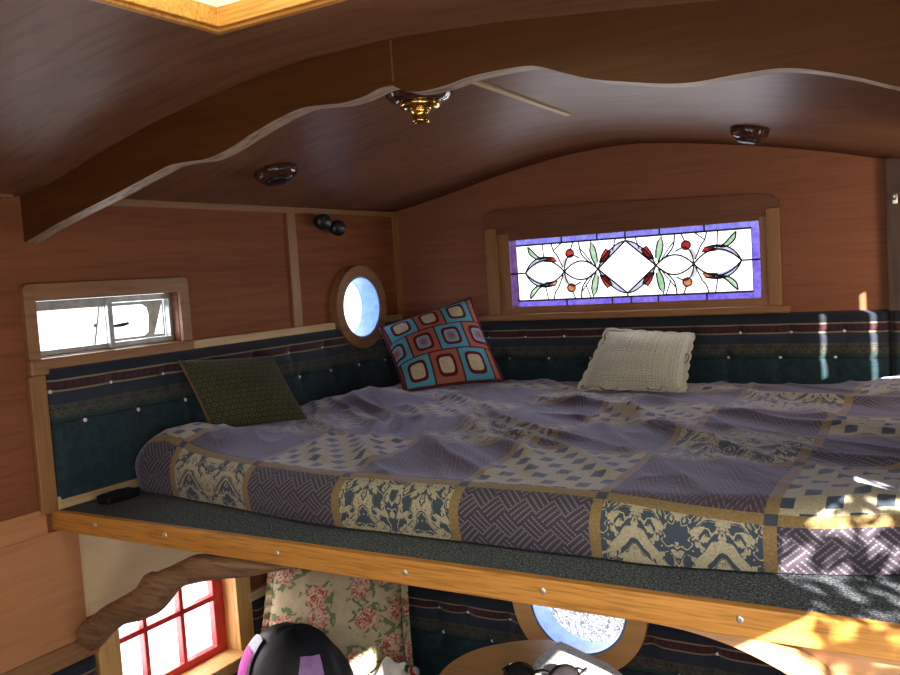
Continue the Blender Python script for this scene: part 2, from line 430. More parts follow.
# ------------------------------------------------------------------ window 2: round porthole on the left wall
def porthole(name, axis, c, rin, rout, wallpos, sgn, label, pane_mat, depth=.055, proud=.022):
    a, b = wallpos, wallpos + sgn * proud
    root = struct(name, plate(BM(), circ(*c, rout, 64), [circ(*c, rin, 64)], axis, a, b), W['table'] if axis == 'y' else W['oak_y'], label=label, bevel=.004)
    struct('reveal_ring', plate(BM(), circ(*c, rin + .001, 64), [circ(*c, rin - .007, 64)], axis, wallpos + sgn * (proud - .004), wallpos - sgn * depth), BLUEPAINT, root)
    struct('pane', plate(BM(), circ(*c, rin - .004, 64), [], axis, wallpos - sgn * (depth - .004), wallpos - sgn * depth), pane_mat, root)
    return root
porthole('window_2', 'x', P_C, .130, .174, LX, 1, 'round porthole with a wooden ring on the left wall beside the corner', CLEAR, .058, .040)
def lace(M):
    v = M.coord('Object', (1, 1, 1))
    n = M.noise(v, 16, 3, 0.6, 2.5)
    d, _ = M.voro(v, 34, 'DISTANCE_TO_EDGE', 1.0, '3D')
    ln = n.band(0.47, 0.50).mx(n.band(0.58, 0.60)).mx(d.lt(0.02) * 0.5)
    return M.mix(ln, (0.80, 0.80, 0.83), (0.25, 0.25, 0.30))
LACEGLASS = glass('lace_screened_glass', (0.8, 0.8, 0.8), lace)
porthole('window_5', 'y', LP, .170, .235, LOWY - .03, -1, 'round window with wide wooden ring below the bed', LACEGLASS, .08)

# ------------------------------------------------------------------ window 3: stained glass
gy = FY + .002
G0, G1, GZ0, GZ1 = -1.685, -.676, -.160, .122
bm = box(BM(), -1.79, -1.735, FY - .024, FY, -.19, .175); box(bm, -.650, -.604, FY - .024, FY, -.19, .16)
w3 = struct('window_3', bm, W['oak_z'], label='wide stained glass window with flowers and violet border on the far wall', bevel=.003)
bm = box(BM(), -1.735, -1.683, FY - .012, FY + .05, -.19, .18); box(bm, -.676, -.650, FY - .012, FY + .05, -.19, .16)
struct('inner_jamb', bm, W['oak_z'], w3)
pts = [(-1.80, .150), (-1.80, .225), (-1.785, .243), (-1.75, .25), (-1.2, .238), (-.66, .212), (-.625, .205), (-.606, .185), (-.604, .130), (-1.2, .140)]
struct('header_board', plate(BM(), pts, [], 'y', FY - .014, FY), W['header'], w3)
bm = box(BM(), -1.735, -.65, FY - .010, FY + .05, .120, .150)
struct('upper_rail', bm, W['header'], w3)
struct('window_sill', box(BM(), -1.83, -.575, FY - .05, FY, -.213, -.186), W['oak_x'], w3, bevel=.006)
struct('lower_rail', box(BM(), -1.735, -.65, FY - .018, FY + .05, -.186, -.158), W['oak_x'], w3)

GW = glass('white_stained_glass', (0.96, 0.96, 0.98))
def streak(c1, c2):
    def f(M): return M.ramp(M.noise(M.coord('Object', (1, 1, 1)), 45, 2, 0.5, 1.0), [(0.35, c1), (0.65, c2)])
    return f
GV = glass('violet_glass', (.2, .12, .8), streak((0.085, 0.055, 0.33), (0.14, 0.10, 0.42)))
GVR = glass('deep_violet_glass', (.2, .12, .8), streak((0.095, 0.035, 0.30), (0.14, 0.06, 0.38)))
GVT = glass('blue_violet_glass', (.2, .2, .8), streak((0.10, 0.095, 0.35), (0.16, 0.15, 0.42)))
GR = glass('red_glass', (.5, .01, .01), streak((0.20, 0.006, 0.012), (0.36, 0.03, 0.02)))
GO = glass('orange_glass', (.6, .08, .03), streak((0.30, 0.05, 0.02), (0.38, 0.16, 0.06)))
GG = glass('green_glass', (.2, .5, .2), streak((0.17, 0.30, 0.16), (0.30, 0.40, 0.27)))
GL = glass('lilac_glass', (.5, .45, .75), streak((0.30, 0.29, 0.40), (0.38, 0.37, 0.46)))
GB = glass('pale_blue_glass', (.5, .6, .85), streak((0.27, 0.32, 0.42), (0.34, 0.38, 0.45)))
GP = glass('pink_glass', (.6, .45, .5), streak((0.36, 0.28, 0.31), (0.42, 0.37, 0.39)))
LEAD = plain('lead_came', (0.03, 0.03, 0.035), 0.45)
def conv(s):
    a = min(s, 1 - s); k = a * 1.114 / (1 + .114 * a) if a <= .42 else lerp(.4465, .5, (a - .42) / .08)
    return k if s < .5 else 1 - k
def S(s, t, d=0.0, c=True):
    s = conv(s) if c and .04 < s < .96 else s
    return (lerp(G0, G1, s), gy - d, lerp(GZ0, GZ1, t))
bm = BM(); bm.faces.new([bm.verts.new(S(*q, -.002)) for q in ((0, 0), (1, 0), (1, 1), (0, 1))]); struct('white_pane', bm, GW, w3)
lead = BM()
def came(pts, r=.0038, mirror=True, d=.0035):
    for m in ((0, 1) if mirror else (0,)):
        tube(lead, [S(1 - s if m else s, t, d) for s, t in pts], r, 6)
def piece(name, pts, mat, mirror=True, d=.002):
    for m in ((0, 1) if mirror else (0,)):
        q = [S(1 - s if m else s, t, d) for s, t in pts]
        b = BM(); vs = [b.verts.new(p) for p in q]
        for t3 in tessellate_polygon([[Vector((p[0], p[2], 0)) for p in q]]): b.faces.new([vs[i3] for i3 in t3])
        struct(name, b, mat, w3)
def arc(p, q, bulge, n=10):
    (x0, y0), (x1, y1) = p, q; out = []
    asp = (GZ1 - GZ0) / (G1 - G0)
    dx, dy = x1 - x0, (y1 - y0) * asp
    for i in range(n + 1):
        t = i / n; k = 4 * t * (1 - t) * bulge
        out.append((x0 + (x1 - x0) * t - dy * k, y0 + (y1 - y0) * t + dx * k / asp))
    return out
bs, bt = .030, .095
tops = [0, .215, .360, .500, .660, .820, 1]; bots = [0, .225, .41, .52, .645, .82, 1]
for a, b in zip(tops, tops[1:]): piece('border_glass', rect(a, b, 1 - bt, 1), GVT, False); came([(b, 1 - bt), (b, 1)], mirror=False)
for a, b in zip(bots, bots[1:]): piece('border_glass', rect(a, b, 0, bt), GV, False); came([(b, 0), (b, bt)], mirror=False)
for a, b in ((0, bs), (1 - bs, 1)):
    for c_, d_ in ((bt, .5), (.5, 1 - bt)): piece('border_glass', rect(a, b, c_, d_), GV, False)
    came([(a, .5), (b, .5)], mirror=False)
came([(bs, bt), (1 - bs, bt), (1 - bs, 1 - bt), (bs, 1 - bt), (bs, bt)], .0042, False)
came([(0, 0), (1, 0), (1, 1), (0, 1), (0, 0)], .003, False)
Lc, Fc, Dl, Dt, Db = (.060, .50), (.221, .49), (.358, .50), (.5, .865), (.5, .145)
mir = lambda P: [(1 - s, t) for s, t in P]
# centre diamond, its lens and the lilac slips between them
came([Dl, Dt], mirror=True); came([Dl, Db], mirror=True)
for D in (Dt, Db):
    bl = .16 if D is Dt else -.16
    a_ = arc(Dl, D, bl)
    came(a_, .0034); piece('lilac_slip', a_, GL if D is Dt else GB)
    sg = 1 if D is Dt else -1
    r_ = [(.365, .5 + sg * .09), (.378, .5 + sg * .20), (.392, .5 + sg * .27), (.412, .5 + sg * .23), (.405, .5 + sg * .18), (.385, .5 + sg * .10)]
    piece('red_bud', r_, GR, d=.003); came(r_ + [r_[0]], .0034)
    # leaves rising beside the diamond
    l1 = arc((.345, .5), (.338, .5 + sg * .39), .28 * sg) + arc((.338, .5 + sg * .39), (.345, .5), .05 * sg)
    piece('green_leaf', [(.350, .5 + sg * .04), (.334, .5 + sg * .16), (.328, .5 + sg * .27), (.334, .5 + sg * .39), (.349, .5 + sg * .31), (.356, .5 + sg * .20), (.358, .5 + sg * .10)], GG)
    came([(.350, .5 + sg * .04), (.334, .5 + sg * .16), (.328, .5 + sg * .27), (.334, .5 + sg * .39), (.349, .5 + sg * .31), (.356, .5 + sg * .20), (.358, .5 + sg * .10)], .0034)
    came(smooth_curve([(.350, .5 + sg * .03), (.318, .5 + sg * .12), (.292, .5 + sg * .24), (.285, .5 + sg * .39)], 5), .0034)
    came(smooth_curve([(.34, .5 + sg * .06), (.308, .5 + sg * .22), (.29, .5 + sg * .30)], 5), .0028)
    # large almond bloom on the outside
    al = arc(Lc, Fc, .30 * sg); came(al)
    cres = arc(Lc, (.175, .5 + sg * .20), .22 * sg) + arc(Lc, (.165, .5 + sg * .155), .10 * sg)[::-1]
    piece('blue_crescent', cres, GB if sg < 0 else GL); came(arc(Lc, (.175, .5 + sg * .20), .22 * sg), .0034)
    rb = [(.140, .5 + sg * .155), (.158, .5 + sg * .205), (.180, .5 + sg * .20), (.192, .5 + sg * .14), (.17, .5 + sg * .145)]
    piece('red_sepal', rb, GR if sg > 0 else GO, d=.003); came(rb + [rb[0]], .0032)
    # second almond toward the diamond
    came(arc(Fc, Dl, .27 * sg))
    came(smooth_curve([Fc, (.228, .5 + sg * .14), (.252, .5 + sg * .22), (.285, .5 + sg * .17)], 5), .0032)
    # berry
    bc = (.246, .5 + sg * .245); br = [(bc[0] + .0165 * cos(q * pi / 6), bc[1] + .058 * sin(q * pi / 6)) for q in range(12)]
    piece('red_berry', br, GR if sg > 0 else GO, d=.003); came(br + [br[0]], .0034)
    came([(.250, .5 + sg * .30), (.262, .5 + sg * .41)], .0032)
    came(smooth_curve([(.215, .5 + sg * .05), (.195, .5 + sg * .22), (.18, .5 + sg * .30), (.172, .5 + sg * .405)], 5), .0032)
    piece('pink_petal', smooth_curve([(.222, .5 + sg * .02), (.210, .5 + sg * .10), (.225, .5 + sg * .20), (.236, .5 + sg * .16), (.228, .5 + sg * .08)], 3), GP)
    # corner leaf
    cl = smooth_curve([(.075, .5 + sg * .38), (.080, .5 + sg * .28), (.105, .5 + sg * .20), (.130, .5 + sg * .195), (.112, .5 + sg * .24), (.090, .5 + sg * .33)], 4)
    piece('corner_leaf', cl, GG if sg < 0 else GG); came(cl + [cl[0]], .0034)
    came([(.130, .5 + sg * .195), (.16, .5 + sg * .21)], .0032)
came([(bs, .5), Lc], mirror=True)
for c_ in ([(.14, .68), (.135, 1 - bt)], [(.14, .30), (.150, bt)], [(.262, .91), (.270, 1 - bt)], [(.306, .29), (.325, bt)], [(.42, .74), (.44, 1 - bt)], [(.18, .80), (.215, 1 - bt)]): came(c_, .0028)
came([(.5, .5), (.5, .5001)], .006, False); came([Dl, (.42, .53), (.5, .50)], .0012); came([(.43, .69), (.5, .5), (.43, .33)], .0012)
came([Dt, (.5, 1 - bt)], mirror=False); came([Db, (.5, bt)], mirror=False)
struct('lead_came', lead, LEAD, w3)

# ------------------------------------------------------------------ window 4: red window low on the left wall
bm = box(BM(), LX, LX + .022, 2.144, 2.214, -1.30, -.90); box(bm, LX, LX + .022, 1.585, 1.66, -1.30, -.95)
w4 = struct('window_4', bm, W['pine_z'], label='red painted window with small panes low on the left wall', bevel=.003)
struct('window_sill', box(BM(), LX - .04, LX + .06, 1.585, 2.24, -1.315, -1.272), W['pine_z'], w4, bevel=.004)
struct('window_reveal', plate(BM(), rect(1.652, 2.152, -1.283, -.922), [rect(1.661, 2.143, -1.274, -.931)], 'x', LX + .004, LX - .075), W['pine_z'], w4)
bm = plate(BM(), rect(1.661, 2.143, -1.274, -.931), [rect(a, b, c_, d_) for a, b in ((1.675, 1.798), (1.813, 1.948), (1.964, 2.096)) for c_, d_ in ((-1.246, -1.082), (-1.064, -.955))], 'x', LX - .042, LX - .07)
struct('red_sash', bm, REDPAINT, w4, bevel=.003)
struct('pane', box(BM(), LX - .060, LX - .058, 1.668, 2.12, -1.26, -.94), CLEAR, w4)

# ------------------------------------------------------------------ skylight
def ins(d): return rect(SK[0] + d, SK[1] - d, SK[2] + d, SK[3] - d)
w6 = struct('window_6', plate(BM(), ins(.001), [ins(.014)], 'z', .456, .49), W['oak'], label='roof light in an oak surround, at the top edge above the beam', bevel=.002)
struct('lip', plate(BM(), ins(-.010), [ins(.006)], 'z', .450, .462), W['oak'], w6, bevel=.003)
struct('reveal', plate(BM(), ins(.002), [ins(.014)], 'z', .49, .60), plain('cream_paint', (0.75, 0.74, 0.62), 0.6), w6)
M = Mat('frosted_pane'); M.nt.nodes.remove(M.b)
t = M.node('ShaderNodeBsdfTranslucent'); t.inputs[0].default_value = (0.80, 0.84, 0.70, 1); M.nt.links.new(t.outputs[0], M.nt.nodes['Material Output'].inputs[0])
struct('pane', box(BM(), SK[0], SK[1], SK[2], SK[3], .601, .605), M.m, w6)

# ------------------------------------------------------------------ scalloped beam
low_l = [(-2.258, .158), (-2.09, .202), (-1.88, .249), (-1.70, .292), (-1.66, .301), (-1.60, .302), (-1.535, .301), (-1.47, .313), (-1.39, .338), (-1.31, .360), (-1.24, .373), (-1.17, .370), (-1.13, .367), (-1.08, .371), (-1.03, .382), (-1.000, .382)]
low_r = [(-.998, .380), (-.97, .366), (-.937, .360), (-.88, .362), (-.822, .370), (-.75, .371), (-.69, .367), (-.63, .344), (-.58, .325), (-.50, .306), (-.44, .294), (-.39, .290), (-.32, .291), (-.25, .287), (-.165, .261), (-.10, .234), (0, .20), (.2, .15)]
be = thing('arched_beam', 'dark arched ceiling beam with a scalloped lower edge spanning the van', 'beam', (-1.0, BY, .37))
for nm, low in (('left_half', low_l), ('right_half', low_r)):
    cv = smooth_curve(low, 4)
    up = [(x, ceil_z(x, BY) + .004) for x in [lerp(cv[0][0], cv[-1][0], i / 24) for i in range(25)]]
    o = obj('beam_board', plate(BM(), cv + up[::-1], [], 'y', BY, BY + .045), [W['beam'], W['beam_lit_edge']], be)
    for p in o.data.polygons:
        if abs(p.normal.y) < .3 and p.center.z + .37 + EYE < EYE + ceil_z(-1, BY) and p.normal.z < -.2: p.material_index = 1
bm = box(BM(), -1.001, -.997, BY - .001, BY + .03, .39, .47)
obj('joint_strip', bm, W['header'], be)
struct('trim_13', box(BM(), -1.062, -1.044, 1.53, 2.5, .436, .470), W['pine'])
for v in bpy.data.objects['trim_13'].data.vertices:   # follow the ceiling
    wy = v.co.y + bpy.data.objects['trim_13'].location.y
    v.co.z = ceil_z(-1.05, wy) - (.006 if v.co.z < .02 else -.004) + EYE - bpy.data.objects['trim_13'].location.z

# ------------------------------------------------------------------ ceiling lamps
def lamp(x, y, r, label, brass=True):
    z = ceil_z(x, y); e = .01
    nx = -(ceil_z(x + e, y) - ceil_z(x - e, y)) / (2 * e); ny = -(ceil_z(x, y + e) - ceil_z(x, y - e)) / (2 * e)
    ax = Vector((-nx, -ny, -1)).normalized(); o_ = Vector((x, y, z))
    L = thing('ceiling_lamp', label, 'ceiling lamp', (x, y, z), 'wooden lamps on the ceiling')
    fl = lambda k, n: 1 + .025 * cos(k * 2 * pi / n * 16)
    q = 1.0 if brass else .75
    obj('wooden_base', lathe(BM(), [(0, -.004), (r, -.004), (r * 1.02, .012 * q), (r * .98, .026 * q), (r * .84, .040 * q), (r * .62, .046 * q), (0, .046 * q)], o_, ax, 48, fl), W['lampwood'], L, smooth=True)
    m2 = BRASS if brass else BLACK
    obj('cup', lathe(BM(), [(r * .60, .044 * q), (r * .64, .050 * q), (r * .56, .058 * q), (r * .34, .062 * q), (0, .062 * q)], o_, ax), m2, L, smooth=True)
    hs = .7
    if brass: obj('bulb_holder', lathe(BM(), [(r * .30, .060), (r * .34, .066), (r * .24, .070), (r * .23, .082), (r * .27, .086), (r * .24, .094), (0, .095)], o_, ax), m2, L, smooth=True)
    return L
lamp(-1.175, 1.86, .083, 'round wooden ceiling lamp with brass cup, just behind the beam near its joint')
lamp(-1.90, 2.13, .066, 'dark round wooden ceiling lamp above the left wall, left of the brass one', False)
lamp(-.60, 2.84, .056, 'dark round wooden ceiling lamp near the far wall above the stained glass window', False)

# black twin spot light on the left wall
sp = thing('wall_spotlight', 'small black twin spotlight on the left wall above the porthole', 'spotlight', (LX, 2.83, .225))
obj('bracket', tube(BM(), [(LX, 2.775, .222), (LX + .03, 2.775, .222)], .012), BLACK, sp, smooth=True)
obj('arm', tube(BM(), [(LX + .02, 2.735, .234), (LX + .03, 2.775, .226), (LX + .025, 2.825, .212)], .008), BLACK, sp, smooth=True)
for yy, zz in ((2.735, .235), (2.825, .212)):
    obj('spot_head', lathe(BM(), [(0, -.034), (.022, -.032), (.028, -.014), (.032, .018), (.029, .026), (0, .018)], (LX + .042, yy, zz), (.9, -.42, -.15)), BLACK, sp, smooth=True)
# small brass hook at the right edge
hk = thing('coat_hook', 'small brass hook on the dark board painted as shade at the right end of the far wall', 'hook', (-.235, FY - .052, .15))
obj('plate', box(BM(), -.245, -.228, FY - .056, FY - .05, .135, .170), SCREW, hk, bevel=.003)
obj('hook', tube(BM(), [(-.235, FY - .055, .16), (-.235, FY - .09, .15), (-.235, FY - .095, .165)], .005), SCREW, hk, smooth=True)

# ------------------------------------------------------------------ upholstered wall padding
def padded(name, label, along, a0, a1, pos, depth, ztop, zbot, sgn, rows, hole=None):
    """along: 'y' (left wall) or 'x' (far walls)"""
    root = thing(name, label, 'wall padding', (pos, (a0 + a1) / 2, zbot) if along == 'y' else ((a0 + a1) / 2, pos, zbot))
    btn = [(a, ztop - d) for d, l in rows for a in l]
    def h(a, z):
        e = min(1, min(a - a0, a1 - a) / .02, min(ztop - z, z - zbot) / .02)
        t = depth * sqrt(max(0, 1 - (1 - max(0, e)) ** 2))
        for ba, bz in btn:
            d2 = ((a - ba) / .03) ** 2 + ((z - bz) / .028) ** 2
            t -= depth * .45 * exp(-d2)
            t -= depth * .22 * exp(-((a - ba) / .010) ** 2) * (1 if bz - .085 < z < bz + .03 else 0)
        for zz in (ztop - .071, ztop - .162): t -= depth * .18 * exp(-((z - zz) / .008) ** 2)
        return max(t, .003)
    n1, n2 = int((a1 - a0) / .012), int((ztop - zbot) / .009)
    def f(u, v):
        a, z = lerp(a0, a1, u), lerp(ztop, zbot, v); d = pos + sgn * h(a, z)
        return Vector((d, a, z)) if along == 'y' else Vector((a, d, z))
    pm = surf(BM(), n1, n2, f, lambda u, v: (lerp(a0, a1, u), v * (ztop - zbot)))
    if hole:
        hx, hz, hr = hole
        bmesh.ops.delete(pm, geom=[fc_ for fc_ in pm.faces if sqrt(((fc_.calc_center_median().y if along == 'y' else fc_.calc_center_median().x) - hx) ** 2 + (fc_.calc_center_median().z - hz) ** 2) < hr], context='FACES')
    obj('padded_panel', pm, PAD, root, smooth=True)
    if hole: btn = [q for q in btn if sqrt((q[0] - hole[0]) ** 2 + (q[1] - hole[1]) ** 2) > hole[2] + .06]
    b0 = None
    for ba, bz in btn:
        p = f((ba - a0) / (a1 - a0), (ztop - bz) / (ztop - zbot)); ax = (sgn, 0, 0) if along == 'y' else (0, sgn, 0)
        obj('button', lathe(BM(), [(.0065, 0), (.007, .003), (.004, .006), (0, .0065)], p, ax, 10), BTN, root, smooth=True)
    return root
padded('upholstered_panel', 'dark teal striped padded panel on the left wall beside the bed', 'y', 1.504, 3.255, LX + .002, .034, -.190, -.575, 1,
       [(.072, [1.513 + .005 + i * .2 for i in range(9)]), (.170, [1.617 + i * .19 for i in range(9)])], (P_C[0], P_C[1], .152))
padded('upholstered_panel', 'long dark teal striped padded panel on the far wall under the stained glass', 'x', -2.20, -.262, FY - .002, .036, -.213, -.60, -1,
       [(.070, [-1.98 + i * .175 for i in range(10)]), (.160, [-2.075 + i * .182 for i in range(10)])])
padded('upholstered_panel', 'short striped padded panel in shadow at the right end of the far wall', 'x', -.258, .19, FY - .02, .036, -.213, -.60, -1, [(.070, [-.16]), (.160, [-.08])])
padded('upholstered_panel', 'striped padded panel on the wall beneath the bed around the round window', 'x', -2.20, .19, LOWY - .002, .034, -1.126, -1.60, -1,
       [(.070, [-1.88, -1.69, -1.57, -1.402] + [-.9 + i * .2 for i in range(5)]), (.160, [-1.97, -1.679, -1.48, -.82, -.62, -.4])], (LP[0], LP[1], .205))
padded('upholstered_panel', 'small piece of striped padding on the left wall beside the red window', 'y', 2.215, 2.56, LX, .03, -1.115, -1.60, 1, [(.072, [2.3])])
struct('trim_14', box(BM(), LX, LX + .026, 2.20, LOWY, -1.118, -1.085), W['pine'], bevel=.003)
padded('upholstered_panel', 'dark navy padding below the wooden rail left of the red window', 'y', .9, 1.580, LX, .026, -1.046, -1.55, 1, [(.072, [1.2])])

# ------------------------------------------------------------------ bed platform
pf = thing('bed_platform', 'raised bed platform with golden oak front board and charcoal carpet top', 'bed platform', (-1.0, 2.4, -.652))
bm = box(BM(), LX + .001, RX, BY, BY + .024, -.652, -.597)
obj('front_board', bm, W['oak'], pf, bevel=.003)
obj('carpet_top', box(BM(), LX + .001, RX, BY + .024, FY - .005, -.625, -.599), CARPET, pf)
for x, z in ((-2.066, -.619), (-1.79, -.618), (-1.411, -.622), (-1.052, -.624), (-.731, -.620), (-.361, -.619)):
    obj('screw', lathe(BM(), [(.0065, 0), (.0065, .002), (.003, .0035), (0, .002)], (x, BY, z), (0, -1, 0), 12), SCREW, pf, smooth=True)

# driftwood brace under the platform's left end
upc = smooth_curve([(-2.200, -.925), (-2.13, -.878), (-2.05, -.835), (-2.0, -.812), (-1.955, -.786), (-1.915, -.745), (-1.875, -.735), (-1.80, -.705), (-1.74, -.678), (-1.68, -.666), (-1.60, -.656), (-1.40, -.652)], 5)
loc_ = smooth_curve([(-1.36, -.655), (-1.45, -.682), (-1.55, -.708), (-1.65, -.728), (-1.74, -.750), (-1.79, -.770), (-1.83, -.805), (-1.88, -.848), (-1.95, -.880), (-2.03, -.905), (-2.09, -.945), (-2.145, -.990), (-2.18, -1.003), (-2.200, -.990)], 5)
def branch():
    bm = BM(); n = 60; ring = []
    def at(c, t):
        k = t * (len(c) - 1); i = min(int(k), len(c) - 2); f = k - i; return Vector((lerp(c[i][0], c[i + 1][0], f), 0, lerp(c[i][1], c[i + 1][1], f)))
    lo = loc_[::-1]
    for i in range(n + 1):
        a, b = at(upc, i / n), at(lo, i / n); mid = (a + b) / 2; hv = (a - b) / 2; hh = hv.length
        th = .030
        r = []
        for k in range(14):
            q = 2 * pi * k / 14; rr = 1 + .10 * noise.noise(Vector((i * .13, k * .9, 2)))
            r.append(bm.verts.new(Vector((0, BY + .034 - th * cos(q) * rr, 0)) + mid + hv * sin(q) * (1 + .04 * noise.noise(Vector((i * .3, k, 5))))))
        ring.append(r)
    for a, b in zip(ring, ring[1:]):
        for k in range(14): bm.faces.new([a[k], a[(k + 1) % 14], b[(k + 1) % 14], b[k]])
    bm.faces.new(ring[0]); bm.faces.new(ring[-1]); return bm
dw = obj('driftwood_brace', branch(), W['drift'], smooth=True); tag(dw, 'curved natural driftwood branch bracing the bed platform above the red window', 'brace')

# plywood brace and panel under the right end
bpts = smooth_curve([(-.55, -.652), (-.47, -.656), (-.404, -.666), (-.34, -.684), (-.27, -.716), (-.21, -.765), (-.17, -.84), (-.155, -.95)], 5) + [(-.02, -.95), (-.13, -.80), (-.20, -.722), (-.255, -.685), (-.325, -.652)]
br = obj('curved_brace', plate(BM(), bpts, [], 'y', BY + .006, BY + .05), W['bracket']); tag(br, 'curved plywood brace under the right end of the oak board', 'brace')
ppts = [(-.318, -.653), (-.25, -.690), (-.195, -.727), (-.125, -.805), (-.015, -.955), (-.015, FLOOR), (RX, FLOOR), (RX, -.653)]
pn = obj('corner_panel', plate(BM(), ppts, [], 'y', BY + .052, BY + .075), W['bracket']); tag(pn, 'sunlit pale wooden panel in the lower right corner below the bed', 'panel')

# ------------------------------------------------------------------ bedspread over the mattress
r_, TOP, XL, YF, X1, Y1 = .075, -.452, -2.222, 1.632, .19, 3.235
HEM = r_ * pi / 2 + (TOP + .597 - r_) - .004
def yfront(x):
    o = 0
    if x < -1.3: o += .115 * (1 - exp(-((-1.3 - x) / .6) ** 2))
    if x > -.62: o += .11 * ((x + .62) / .5) ** 2
    return min(o, .22)
RID = [  # ridge start, end, height, width
    ((-1.80, 2.85), (-.98, 1.92), .034, .05), ((-1.72, 2.50), (-1.02, 1.74), .030, .045), ((-1.40, 2.95), (-.50, 2.10), .030, .05), ((-1.05, 2.80), (-.10, 2.30), .028, .055),
    ((-1.98, 2.60), (-1.40, 2.02), .034, .05), ((-.85, 3.05), (.1, 2.72), .024, .06), ((-1.55, 2.95), (-.9, 2.50), .024, .04), ((-.80, 2.30), (.0, 1.92), .022, .045),
    ((-1.9, 2.25), (-1.5, 1.80), .022, .045), ((-.55, 2.65), (.1, 2.15), .022, .05), ((-1.45, 2.38), (-.72, 1.84), .024, .035), ((-1.62, 2.68), (-.80, 2.02), .020, .03), ((-1.2, 2.55), (-.35, 2.02), .018, .03), ((-1.85, 2.40), (-1.25, 1.72), .020, .03)]
def relief(x, y):
    z = 0
    for (ax, ay), (bx, by), h, w in RID:
        dx, dy = bx - ax, by - ay; L2 = dx * dx + dy * dy
        t = ((x - ax) * dx + (y - ay) * dy) / L2; tc = min(1, max(0, t))
        wob = .035 * sin(t * 7 + ax * 9)
        d = abs((x - ax) * -dy + (y - ay) * dx) / sqrt(L2) if 0 <= t <= 1 else sqrt((x - ax - dx * tc) ** 2 + (y - ay - dy * tc) ** 2)
        sd = ((x - ax) * -dy + (y - ay) * dx) / sqrt(L2) + wob
        dd = sqrt(sd * sd + (max(0, abs(t - .5) - .5) * sqrt(L2)) ** 2)
        z += h * .9 * exp(-(dd / (w * .62)) ** 1.25) * (1 - .5 * abs(2 * tc - 1))
    # diagonal small wrinkles
    p, q = (x + y) * .7071, (x - y) * .7071
    def crease(a, b, fq, ph):
        q_ = noise.noise(Vector((a * fq, b * fq * .22, ph))); return (1 - abs(q_) * 2.2)
    env = min(1, max(0, (y - 1.66) / .15))
    z += env * (.011 * max(0, crease(p + .15 * q, q, 4.5, 1.7)) ** 4 + .007 * max(0, crease(p - .12 * q, q, 8, 6.1)) ** 4 + .003 * noise.noise(Vector((p * 26, q * 4, 4.1))))
    z -= .012
    z += .05 * exp(-((x + 2.08) / .14) ** 2 - ((y - 1.86) / .16) ** 2)
    z += .045 * exp(-((x + 1.95) / .20) ** 2 - ((y - 2.62) / .20) ** 2)
    z += .06 * exp(-((x + .05) / .22) ** 2 - ((y - 3.2) / .25) ** 2)
    z -= .012 * exp(-((x + 1.2) / .6) ** 2 - ((y - 1.75) / .1) ** 2)
    return z
U0 = -.342; PS = .332
def bed_pt(a, b):
    """a, b: position on the flat cloth (x, y), the part beyond the mattress edge hangs down"""
    cx, cy = XL + r_, YF + r_
    qx, qy = max(a, cx), max(b, cy)
    ox, oy = a - qx, b - qy; L = sqrt(ox * ox + oy * oy)
    if L < 1e-6: h, drop, n = 0, 0, (0, 0)
    else:
        n = (ox / L, oy / L)
        if L < r_ * pi / 2: th = L / r_; h, drop = r_ * sin(th), r_ * (1 - cos(th))
        else: h, drop = r_, r_ + L - r_ * pi / 2
    if L > 0: h += .012 * sin(pi * min(1, drop / .15)) + .006 * noise.noise(Vector((a * 6, b * 3, 8))) * min(1, drop / .05)
    x = qx + n[0] * h; y = qy + n[1] * h
    w = max(0, 1 - drop / .12)
    y2 = y + yfront(x) * max(0, 1 - (y - YF) / .6)
    z = TOP - drop + relief(x, y2) * w
    return Vector((x, y2, max(z, -.597)))
def bedspread():
    NA, NB = 300, 240
    A0, B0 = XL + r_ - HEM, YF + r_ - HEM
    def ab(u, v): return lerp(A0, X1, u), lerp(B0, Y1, v)
    def f(u, v):
        a, b = ab(u, v)
        cx, cy = XL + r_, YF + r_
        if a < cx and b < cy:      # round the corner of the cloth so the hem stays level
            L = sqrt((a - cx) ** 2 + (b - cy) ** 2)
            m = max(cx - a, cy - b)
            if L > 1e-6: a, b = cx + (a - cx) * m / L, cy + (b - cy) * m / L
        return bed_pt(a, b)
    def uv(u, v):
        a, b = ab(u, v)
        k = min(1, max(0, (a + .80) / .55)); k = k * k * (3 - 2 * k)
        return ((a - U0) / PS + 11, (b - (YF + r_ - .028 - .050 * k)) / PS + 11)
    bm = surf(BM(), NA, NB, f, uv)
    # closed back and right side
    return bm
bs_ = obj('bedspread', bedspread(), bedspread_mat(), smooth=True)
tag(bs_, 'purple and cream patchwork bedspread covering the bed, rumpled on top', 'bedspread')
mt_ = None

